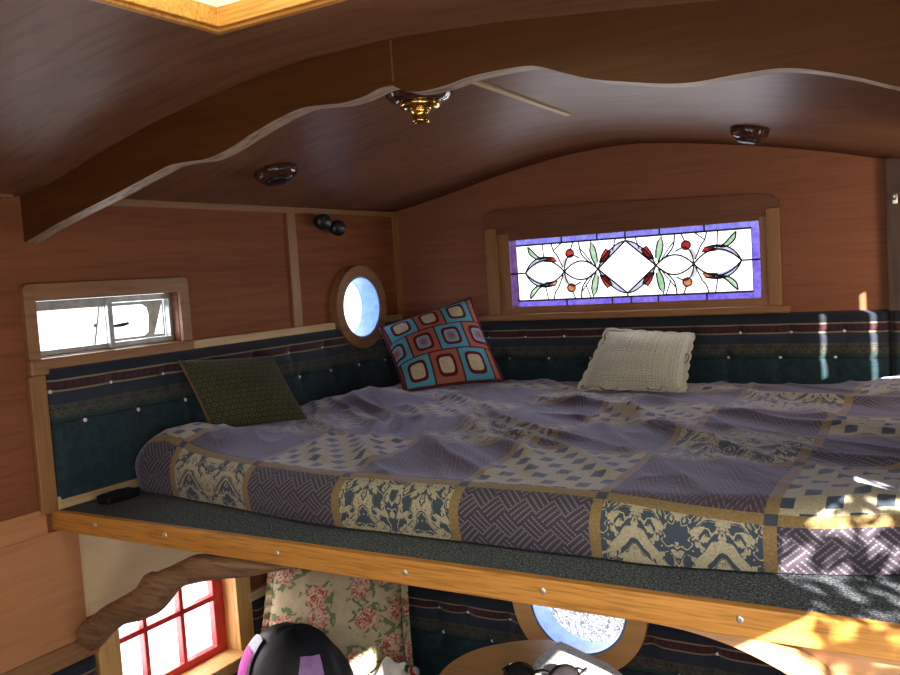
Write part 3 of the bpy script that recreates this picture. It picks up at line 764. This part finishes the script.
# ------------------------------------------------------------------ cushions
def cushion(name, label, BL, BR, TR, TL, thick, mat, pinch=.05, scallop=0, n=36, puff=.55, group=None, flip=1):
    BL, BR, TR, TL = map(Vector, (BL, BR, TR, TL))
    ctr = (BL + BR + TR + TL) / 4; nrm = (BR - BL).cross(TL - BL).normalized()
    root = thing(name, label, 'cushion', (ctr.x, ctr.y, min(BL.z, BR.z)))
    bm = BM(); Lu = bm.loops.layers.uv.verify()
    def pos(u, v, side):
        a, b = 2 * u - 1, 2 * v - 1
        pu = a * (1 - pinch * (1 - b * b)); pv = b * (1 - pinch * (1 - a * a))
        if scallop:
            e = max(abs(a), abs(b))
            if e > .9:
                k = (e - .9) / .1
                if abs(a) >= abs(b): pu += math.copysign(scallop * k * abs(sin(b * pi * 3)), a)
                else: pv += math.copysign(scallop * k * abs(sin(a * pi * 3)), b)
        U, V_ = (pu + 1) / 2, (pv + 1) / 2
        p = BL * (1 - U) * (1 - V_) + BR * U * (1 - V_) + TR * U * V_ + TL * (1 - U) * V_
        d = (max(0, 1 - a * a) * max(0, 1 - b * b)) ** puff * thick
        if scallop: d = (max(0, 1 - (a / .9) ** 2) * max(0, 1 - (b / .9) ** 2)) ** puff * thick if max(abs(a), abs(b)) < .9 else 0
        d += .004 * noise.noise(Vector((u * 5, v * 5, side))) * (1 - max(abs(a), abs(b)) ** 6)
        return p + nrm * d * side
    for side in (1, -1):
        vs = [[bm.verts.new(pos(i / n, j / n, side)) for j in range(n + 1)] for i in range(n + 1)]
        for i in range(n):
            for j in range(n):
                q = bm.faces.new([vs[i][j], vs[i + 1][j], vs[i + 1][j + 1], vs[i][j + 1]])
                for lp, (a, b) in zip(q.loops, ((i, j), (i + 1, j), (i + 1, j + 1), (i, j + 1))): lp[Lu].uv = (a / n, b / n)
    bmesh.ops.remove_doubles(bm, verts=bm.verts, dist=.0004)
    o = obj('cushion_body', bm, mat, root, smooth=True)
    return root, lambda u, v: pos(u, v, 0)

def crochet_mat():
    M = Mat('crochet_squares', 0.9, 0.1)
    tc = M.node('ShaderNodeTexCoord'); u, v, _ = M.xyz(tc.outputs['UV'])
    y = v * 3.0; iy = y.fl()
    x = u * 3.3 + ((iy % 2.0) * 0.5) - 0.08; ix = x.fl()
    fx, fy = (x.fr() - 0.5).ab(), (y.fr() - 0.5).ab()
    par = (ix + 1.0) % 2.0
    p4 = fx.m('POWER', 4.0) + (fy * 0.92).m('POWER', 4.0)
    d = p4.m('POWER', 0.25)
    lin = M.noise(tc.outputs['UV'], 28, 2)
    ground = M.mix(par, (0.36, 0.13, 0.095), (0.09, 0.36, 0.52))
    cream = M.ramp(lin, [(0.3, (0.46, 0.39, 0.26)), (0.7, (0.60, 0.53, 0.40))])
    grey = M.mix(d.lt(0.09), M.mix(d.lt(0.165), (0.28, 0.35, 0.42), (0.20, 0.25, 0.42)), (0.36, 0.12, 0.09))
    cen = M.mix(((iy + ix * 0.0) % 2.0), cream, grey)
    c = M.mix(d.lt(0.325), ground, (0.12, 0.012, 0.03))
    c = M.mix(d.lt(0.232), c, cen)
    c = M.mix(fx.gt(0.47).mx(fy.gt(0.475)) , c, (0.12, 0.012, 0.03))
    M.color(c)
    n = M.noise(tc.outputs['UV'], 90, 2); M.bump(n, 0.6, 0.004); return M.m
# bright crochet cushion in the corner
cr, cpos = cushion('crochet_cushion', 'square crochet cushion of coral, turquoise and maroon squares, tilted in the corner', (-1.905, 2.775, -.440), (-1.606, 3.02, -.428), (-1.815, 3.17, -.107), (-2.125, 2.945, -.2065), .062, crochet_mat(), .04)
bm = BM(); ed = [cpos(i / 20, 0) for i in range(21)] + [cpos(1, i / 20) for i in range(1, 21)] + [cpos(1 - i / 20, 1) for i in range(1, 21)] + [cpos(0, 1 - i / 20) for i in range(1, 20)]
ed = ed + [ed[0]]
obj('edging', tube(bm, ed, .006, 6, False), plain('maroon_edging', (0.10, 0.012, 0.022), 0.9), cr, smooth=True)

def olive():
    M = Mat('olive_brocade', 0.8, 0.2, Sheen_Weight=0.1)
    tc = M.node('ShaderNodeTexCoord')
    mp = M.node('ShaderNodeMapping'); mp.inputs['Scale'].default_value = (14, 14, 1); M.nt.links.new(tc.outputs['UV'], mp.inputs[0])
    x, y, _ = M.xyz(mp.outputs[0])
    yy = y; xx = x + ((yy.fl() % 2.0) * 0.5)
    d = ((xx.fr() - 0.5).m('POWER', 2.0) + (yy.fr() - 0.5).m('POWER', 2.0)).m('SQRT')
    ring = d.band(0.20, 0.38)
    M.color(M.mix(ring, (0.030, 0.034, 0.014), (0.062, 0.066, 0.034))); M.bump(d, 0.3, 0.003); return M.m
gr, gpos = cushion('olive_cushion', 'dark olive green cushion with brown piping leaning on the left wall', (-2.075, 1.945, -.447), (-1.905, 2.20, -.447), (-2.115, 2.285, -.245), (-2.190, 1.935, -.222), .045, olive(), .03)
e2 = [gpos(0, i / 20) for i in range(21)]
obj('piping', tube(BM(), e2, .005, 6), plain('tan_piping', (0.13, 0.07, 0.038), 0.8), gr, smooth=True)

def lacewhite():
    M = Mat('white_crochet_lace', 0.9, 0.15)
    tc = M.node('ShaderNodeTexCoord'); u, v, _ = M.xyz(tc.outputs['UV'])
    e = (u - 0.5).ab().mx((v - 0.5).ab())
    dots, _c = M.voro(tc.outputs['UV'], 34, 'F1', 0.3)
    ribs = ((u * 130.0).m('SINE') * 0.5) + 0.5
    rim = e.band(0.33, 0.42)
    hole = rim * dots.lt(0.30)
    n = M.noise(tc.outputs['UV'], 55, 3)
    base = M.ramp(n, [(0.3, (0.50, 0.49, 0.43)), (0.7, (0.68, 0.67, 0.60))])
    c = M.mix(hole * 0.5, base, (0.30, 0.29, 0.26))
    M.color(c)
    h = ribs * 0.4 * e.lt(0.33) + dots * 0.8 + n * 0.4
    M.bump(h, 0.7, 0.005); return M.m
cushion('lace_cushion', 'white crocheted lace cushion with scalloped edge against the far wall', (-1.266, 2.95, -.449), (-.862, 2.925, -.449), (-.890, 3.17, -.272), (-1.225, 3.17, -.245), .055, lacewhite(), .02, .035, 60)

def floral():
    M = Mat('rose_print_fabric', 0.85, 0.15)
    tc = M.node('ShaderNodeTexCoord')
    nz = M.noise(tc.outputs['UV'], 9, 3); 
    d, colr = M.voro(tc.outputs['UV'], 3.9, 'F1', 0.85)
    petals = M.noise(tc.outputs['UV'], 26, 2, 0.5, 2.0)
    rr = d + (petals - 0.5) * 0.16
    base = M.ramp(nz, [(0.35, (0.44, 0.36, 0.23)), (0.65, (0.54, 0.46, 0.31))])
    leafn = M.noise(tc.outputs['UV'], 13, 2, 0.5, 1.2)
    c = M.mix(rr.band(0.28, 0.52) * leafn.gt(0.52), base, (0.16, 0.20, 0.10))
    rose = M.ramp(petals, [(0.38, (0.34, 0.07, 0.06)), (0.47, (0.52, 0.24, 0.18)), (0.56, (0.64, 0.48, 0.35))])
    c = M.mix(rr.lt(0.31), c, rose)
    M.color(c); M.bump(nz, 0.3, 0.01); return M.m
FL = floral()
fc, fpos = cushion('floral_cushion', 'large cream cushion with a rose print below the bed in the corner', (-2.175, 2.13, -1.45), (-1.74, 2.44, -1.45), (-1.79, 2.51, -.985), (-2.13, 2.23, -.985), .085, FL, .03)
for U in (0, 1):   # frilled sides
    def ff(u, v, U=U):
        p = fpos(U, v); q = fpos(.5, v); d = (p - q).normalized(); nr = Vector((.58, -.81, .1))
        return p + d * (u * .028 - .004) + nr * (.010 * u * sin(v * 70 + U))
    obj('frill', surf(BM(), 4, 120, ff, lambda u, v: (u * .1, v)), FL, fc, smooth=True)

# ------------------------------------------------------------------ small things
ph = thing('mobile_phone', 'small black phone lying on the carpet at the left end of the platform', 'phone', (-2.165, 1.64, -.597))
obj('body', box(BM(), -2.19, -2.135, 1.585, 1.70, -.598, -.572), BLACK, ph, bevel=.008)
obj('screen', box(BM(), -2.182, -2.143, 1.60, 1.66, -.5722, -.5705), plain('dark_screen', (0.02, 0.022, 0.026), 0.1), ph)

# bench below the bed
bn = thing('bench', 'cushioned bench below the bed with a green striped seat', 'bench', (-1.6, 2.2, FLOOR))
obj('bench_box', box(BM(), LX + .03, -1.36, 1.9, LOWY - .04, FLOOR, -1.53), W['ply_low'], bn)
def greens():
    M = Mat('green_stripes', 0.85, 0.1); x, y, z = M.xyz(M.coord('Object'))
    f = (y * 14.0 + x * 5.0).fr()
    M.color(M.mix(f.lt(0.4), (0.012, 0.04, 0.03), (0.05, 0.26, 0.05))); return M.m
obj('seat_pad', box(BM(), LX + .03, -1.36, 1.88, LOWY - .045, -1.53, -1.455), greens(), bn, bevel=.02)

# black bag with lilac and magenta patches in front of the rose cushion
bg = thing('cloth_bag', 'black rounded bag with lilac and magenta panels in front of the rose print cushion', 'bag', (-1.85, 2.0, -1.455))
cb = Vector((-1.882, 2.02, -1.438))
def dome(u, v, k=1.0):
    th, phi = u * 2 * pi, v * pi / 2
    r = .225 * k * (cos(phi) ** .8); 
    p = Vector((cos(th) * r * 1.0, sin(th) * r * .72, (.36 * k) * sin(phi) ** .9))
    p += Vector((1, 1, 1)) * .010 * noise.noise(Vector((cos(th) * 2, sin(th) * 2, v * 3)))
    return cb + p
obj('bag_body', surf(BM(), 48, 20, dome), plain('black_nylon', (0.014, 0.016, 0.022), 0.5, 0.4), bg, smooth=True)
def patch(t0, t1, v0, v1, k, mat, nm, skew=0):
    obj(nm, surf(BM(), 12, 10, lambda u, v: dome(lerp(t0, t1, u) + skew * v, lerp(v0, v1, v), k)), mat, bg, smooth=True)
LIL = plain('lilac_cloth', (0.46, 0.28, 0.62), 0.8); MAG = plain('magenta_cloth', (0.62, 0.05, 0.42), 0.8); WHT = plain('pale_lining', (0.72, 0.72, 0.86), 0.8)
patch(.84, .93, .36, .62, 1.02, LIL, 'lilac_panel', .03)
patch(.60, .70, .30, .70, 1.03, WHT, 'pale_panel', -.02)
patch(.62, .70, .25, .58, 1.045, MAG, 'magenta_panel', -.02)
patch(.68, .95, .34, .37, 1.03, plain('seam_piping', (0.03, 0.03, 0.04), 0.4), 'seam')

wc = obj('white_cloth', surf(BM(), 16, 12, lambda u, v: Vector((-1.735 + u * .085 + .02 * v, 2.13 + u * .05 + v * .10, -1.305 + .06 * v - .03 * (2 * u - 1) ** 2 + .012 * sin(u * 9 + v * 5)))), plain('white_cotton', (0.85, 0.82, 0.74), 0.9), smooth=True)
s_ = wc.modifiers.new('t', 'SOLIDIFY'); s_.thickness = .13; s_.offset = -1
tag(wc, 'crumpled white cloth beside the black bag at the bottom edge', 'cloth')
sk = BM(); lathe(sk, [(0, -.04), (.016, -.036), (.022, -.015), (.020, .01), (.022, .03), (.012, .042), (0, .044)], (-1.715, 2.40, -1.37), (.9, .2, .35), 16)
def candy():
    M = Mat('red_white_stripes', 0.8); x, y, z = M.xyz(M.coord('Object')); M.color(M.mix((x * 40.0 + z * 30.0).fr().lt(0.6), (0.75, 0.70, 0.66), (0.5, 0.02, 0.03))); return M.m
so = obj('striped_roll', sk, candy(), smooth=True); tag(so, 'small red and white striped roll beside the rose print cushion', 'sock')

# table under the round window
tp = [(-1.29, 1.93), (-1.305, 2.02), (-1.297, 2.10), (-1.27, 2.163), (-1.22, 2.222), (-1.164, 2.265), (-1.10, 2.285), (-1.04, 2.265), (-.98, 2.235), (-.90, 2.20), (-.84, 2.15), (-.80, 2.06), (-.80, 1.94), (-.86, 1.84), (-.97, 1.78), (-1.10, 1.78), (-1.22, 1.83)]
tp = smooth_curve(tp + [tp[0]], 4)[:-1]
tb = thing('side_table', 'rounded honey coloured wooden table below the round window', 'table', (-1.05, 2.02, FLOOR))
obj('tabletop', plate(BM(), tp, [], 'z', -1.125, -1.10), W['table'], tb, bevel=.006)
obj('pedestal', lathe(BM(), [(0, 0), (.16, 0), (.15, .03), (.05, .06), (.035, .3), (.045, .58), (.09, .626), (0, .626)], (-1.05, 2.02, FLOOR)), W['table'], tb, smooth=True)
def lacecloth():
    M = Mat('lace_cloth', 0.9); tc = M.coord('Object')
    n = M.noise(tc, 18, 3, 0.6, 2.5); M.color(M.mix(n.band(0.46, 0.49).mx(n.band(0.56, 0.58)), (0.88, 0.88, 0.90), (0.42, 0.42, 0.46))); return M.m
dp = [(-1.075, 2.283), (-1.04, 2.268), (-.98, 2.238), (-.90, 2.203), (-.838, 2.155), (-.80, 2.06), (-.80, 1.95), (-.95, 1.93), (-1.06, 2.0), (-1.085, 2.15)]
dl = obj('lace_doily', plate(BM(), dp, [], 'z', -1.0995, -1.096), lacecloth()); tag(dl, 'white lace doily covering the right side of the wooden table', 'doily')
sg_ = thing('sunglasses', 'dark sunglasses lying on the wooden table beside the lace doily', 'sunglasses', (-1.0, 2.0, -1.098))
SMOKE = plain('smoked_lens', (0.02, 0.017, 0.02), 0.12, 0.6)
for cx, cy in ((-1.060, 1.985), (-.945, 2.02)):
    obj('lens', lathe(BM(), [(0, .009), (.026, .007), (.043, 0), (.040, -.004), (0, .003)], (cx, cy, -1.070), (.15, -.55, .82), 24), SMOKE, sg_, smooth=True)
obj('bridge', tube(BM(), [(-1.022, 2.0, -1.058), (-1.003, 2.01, -1.054), (-.984, 2.012, -1.058)], .005), BLACK, sg_, smooth=True)
for a in ((-1.10, 1.975), (-.905, 2.035)):
    obj('temple_arm', tube(BM(), [(a[0], a[1], -1.055), (a[0] - .01, a[1] + .06, -1.068), (a[0] - .02, a[1] + .09, -1.092)], .004), BLACK, sg_, smooth=True)

# ------------------------------------------------------------------ leafy bush outside the open half door (dapples the sun)
bm = BM()
SUND = Vector((-.60, .65, -.38)).normalized()
rnd = random.Random(3)
for i in range(1200):
    c0 = Vector((.2, rnd.uniform(1.02, 1.6), rnd.uniform(-1.0, .1))) - SUND * rnd.uniform(.7, 1.8)
    a = Vector((rnd.gauss(0, 1), rnd.gauss(0, 1), rnd.gauss(0, 1))).normalized(); b = a.orthogonal().normalized(); l = rnd.uniform(.020, .040)
    vs = [bm.verts.new(c0 + p) for p in (-a * l, b * l * .45 - a * l * .2, a * l, -b * l * .45 - a * l * .2)]
    bm.faces.new(vs)
bush = obj('leafy_bush', bm, plain('green_leaf', (0.06, 0.16, 0.03), 0.6)); tag(bush, 'leafy green bush outside the open half door', 'bush', kind='stuff')

# ------------------------------------------------------------------ light
wd = bpy.data.worlds.new('overcast'); sc.world = wd; wd.use_nodes = True
bgn = wd.node_tree.nodes['Background']; bgn.inputs[0].default_value = (0.95, 0.97, 1.0, 1); bgn.inputs[1].default_value = 2.6
def area(name, loc, target, size, power, col=(1, 1, 1), sy=None, spec=.5):
    l = bpy.data.lights.new(name, 'AREA'); l.energy = power; l.color = col; l.size = size
    if sy: l.shape = 'RECTANGLE'; l.size_y = sy
    l.specular_factor = spec
    o = bpy.data.objects.new(name, l); C.objects.link(o); o.location = Vector(loc) + Vector((0, 0, EYE))
    o.rotation_euler = (Vector(target) - Vector(loc)).to_track_quat('-Z', 'Y').to_euler(); return o
sun = bpy.data.lights.new('sun', 'SUN'); sun.energy = 42; sun.angle = .010; sun.color = (1, .93, .80)
so_ = bpy.data.objects.new('sun', sun); C.objects.link(so_); so_.rotation_euler = SUND.to_track_quat('-Z', 'Y').to_euler(); so_.location = (3, -3, 4)
area('doorway_light', (.12, .35, -.55), (-1.2, 2.2, -.7), .7, 17, (1, .95, .88), 1.0)
area('cabin_fill', (-.9, -.6, -.2), (-1.5, 2.2, -1.1), 1.2, 12, (1, .88, .74), None, 0)
area('window_daylight', (-1.18, FY + .10, -.02), (-1.18, 2.0, -.25), 1.1, 8, (1, .97, .94), .34, .15)
area('window_daylight', (LX - .12, 1.74, -.08), (-1.2, 1.8, -.3), .55, 4, (.95, .97, 1), .25)
area('window_daylight', (LX - .12, 2.98, -.11), (-1.2, 2.9, -.3), .32, 1.0, (.95, .97, 1), .32)
area('window_daylight', (LX - .15, 1.87, -1.05), (-1.2, 2.0, -1.4), .5, 8, (1, .97, .93), .45)
area('window_daylight', (-1.135, LOWY + .15, -1.09), (-1.135, 1.8, -1.2), .4, 5, (1, 1, 1), .4)
area('bounce_fill', (.14, 2.70, -.05), (-.55, 3.3, -.15), .25, 3.6, (1, .84, .62), .4, .2)  # added lamp imitating warm sun bounce on the right of the far wall
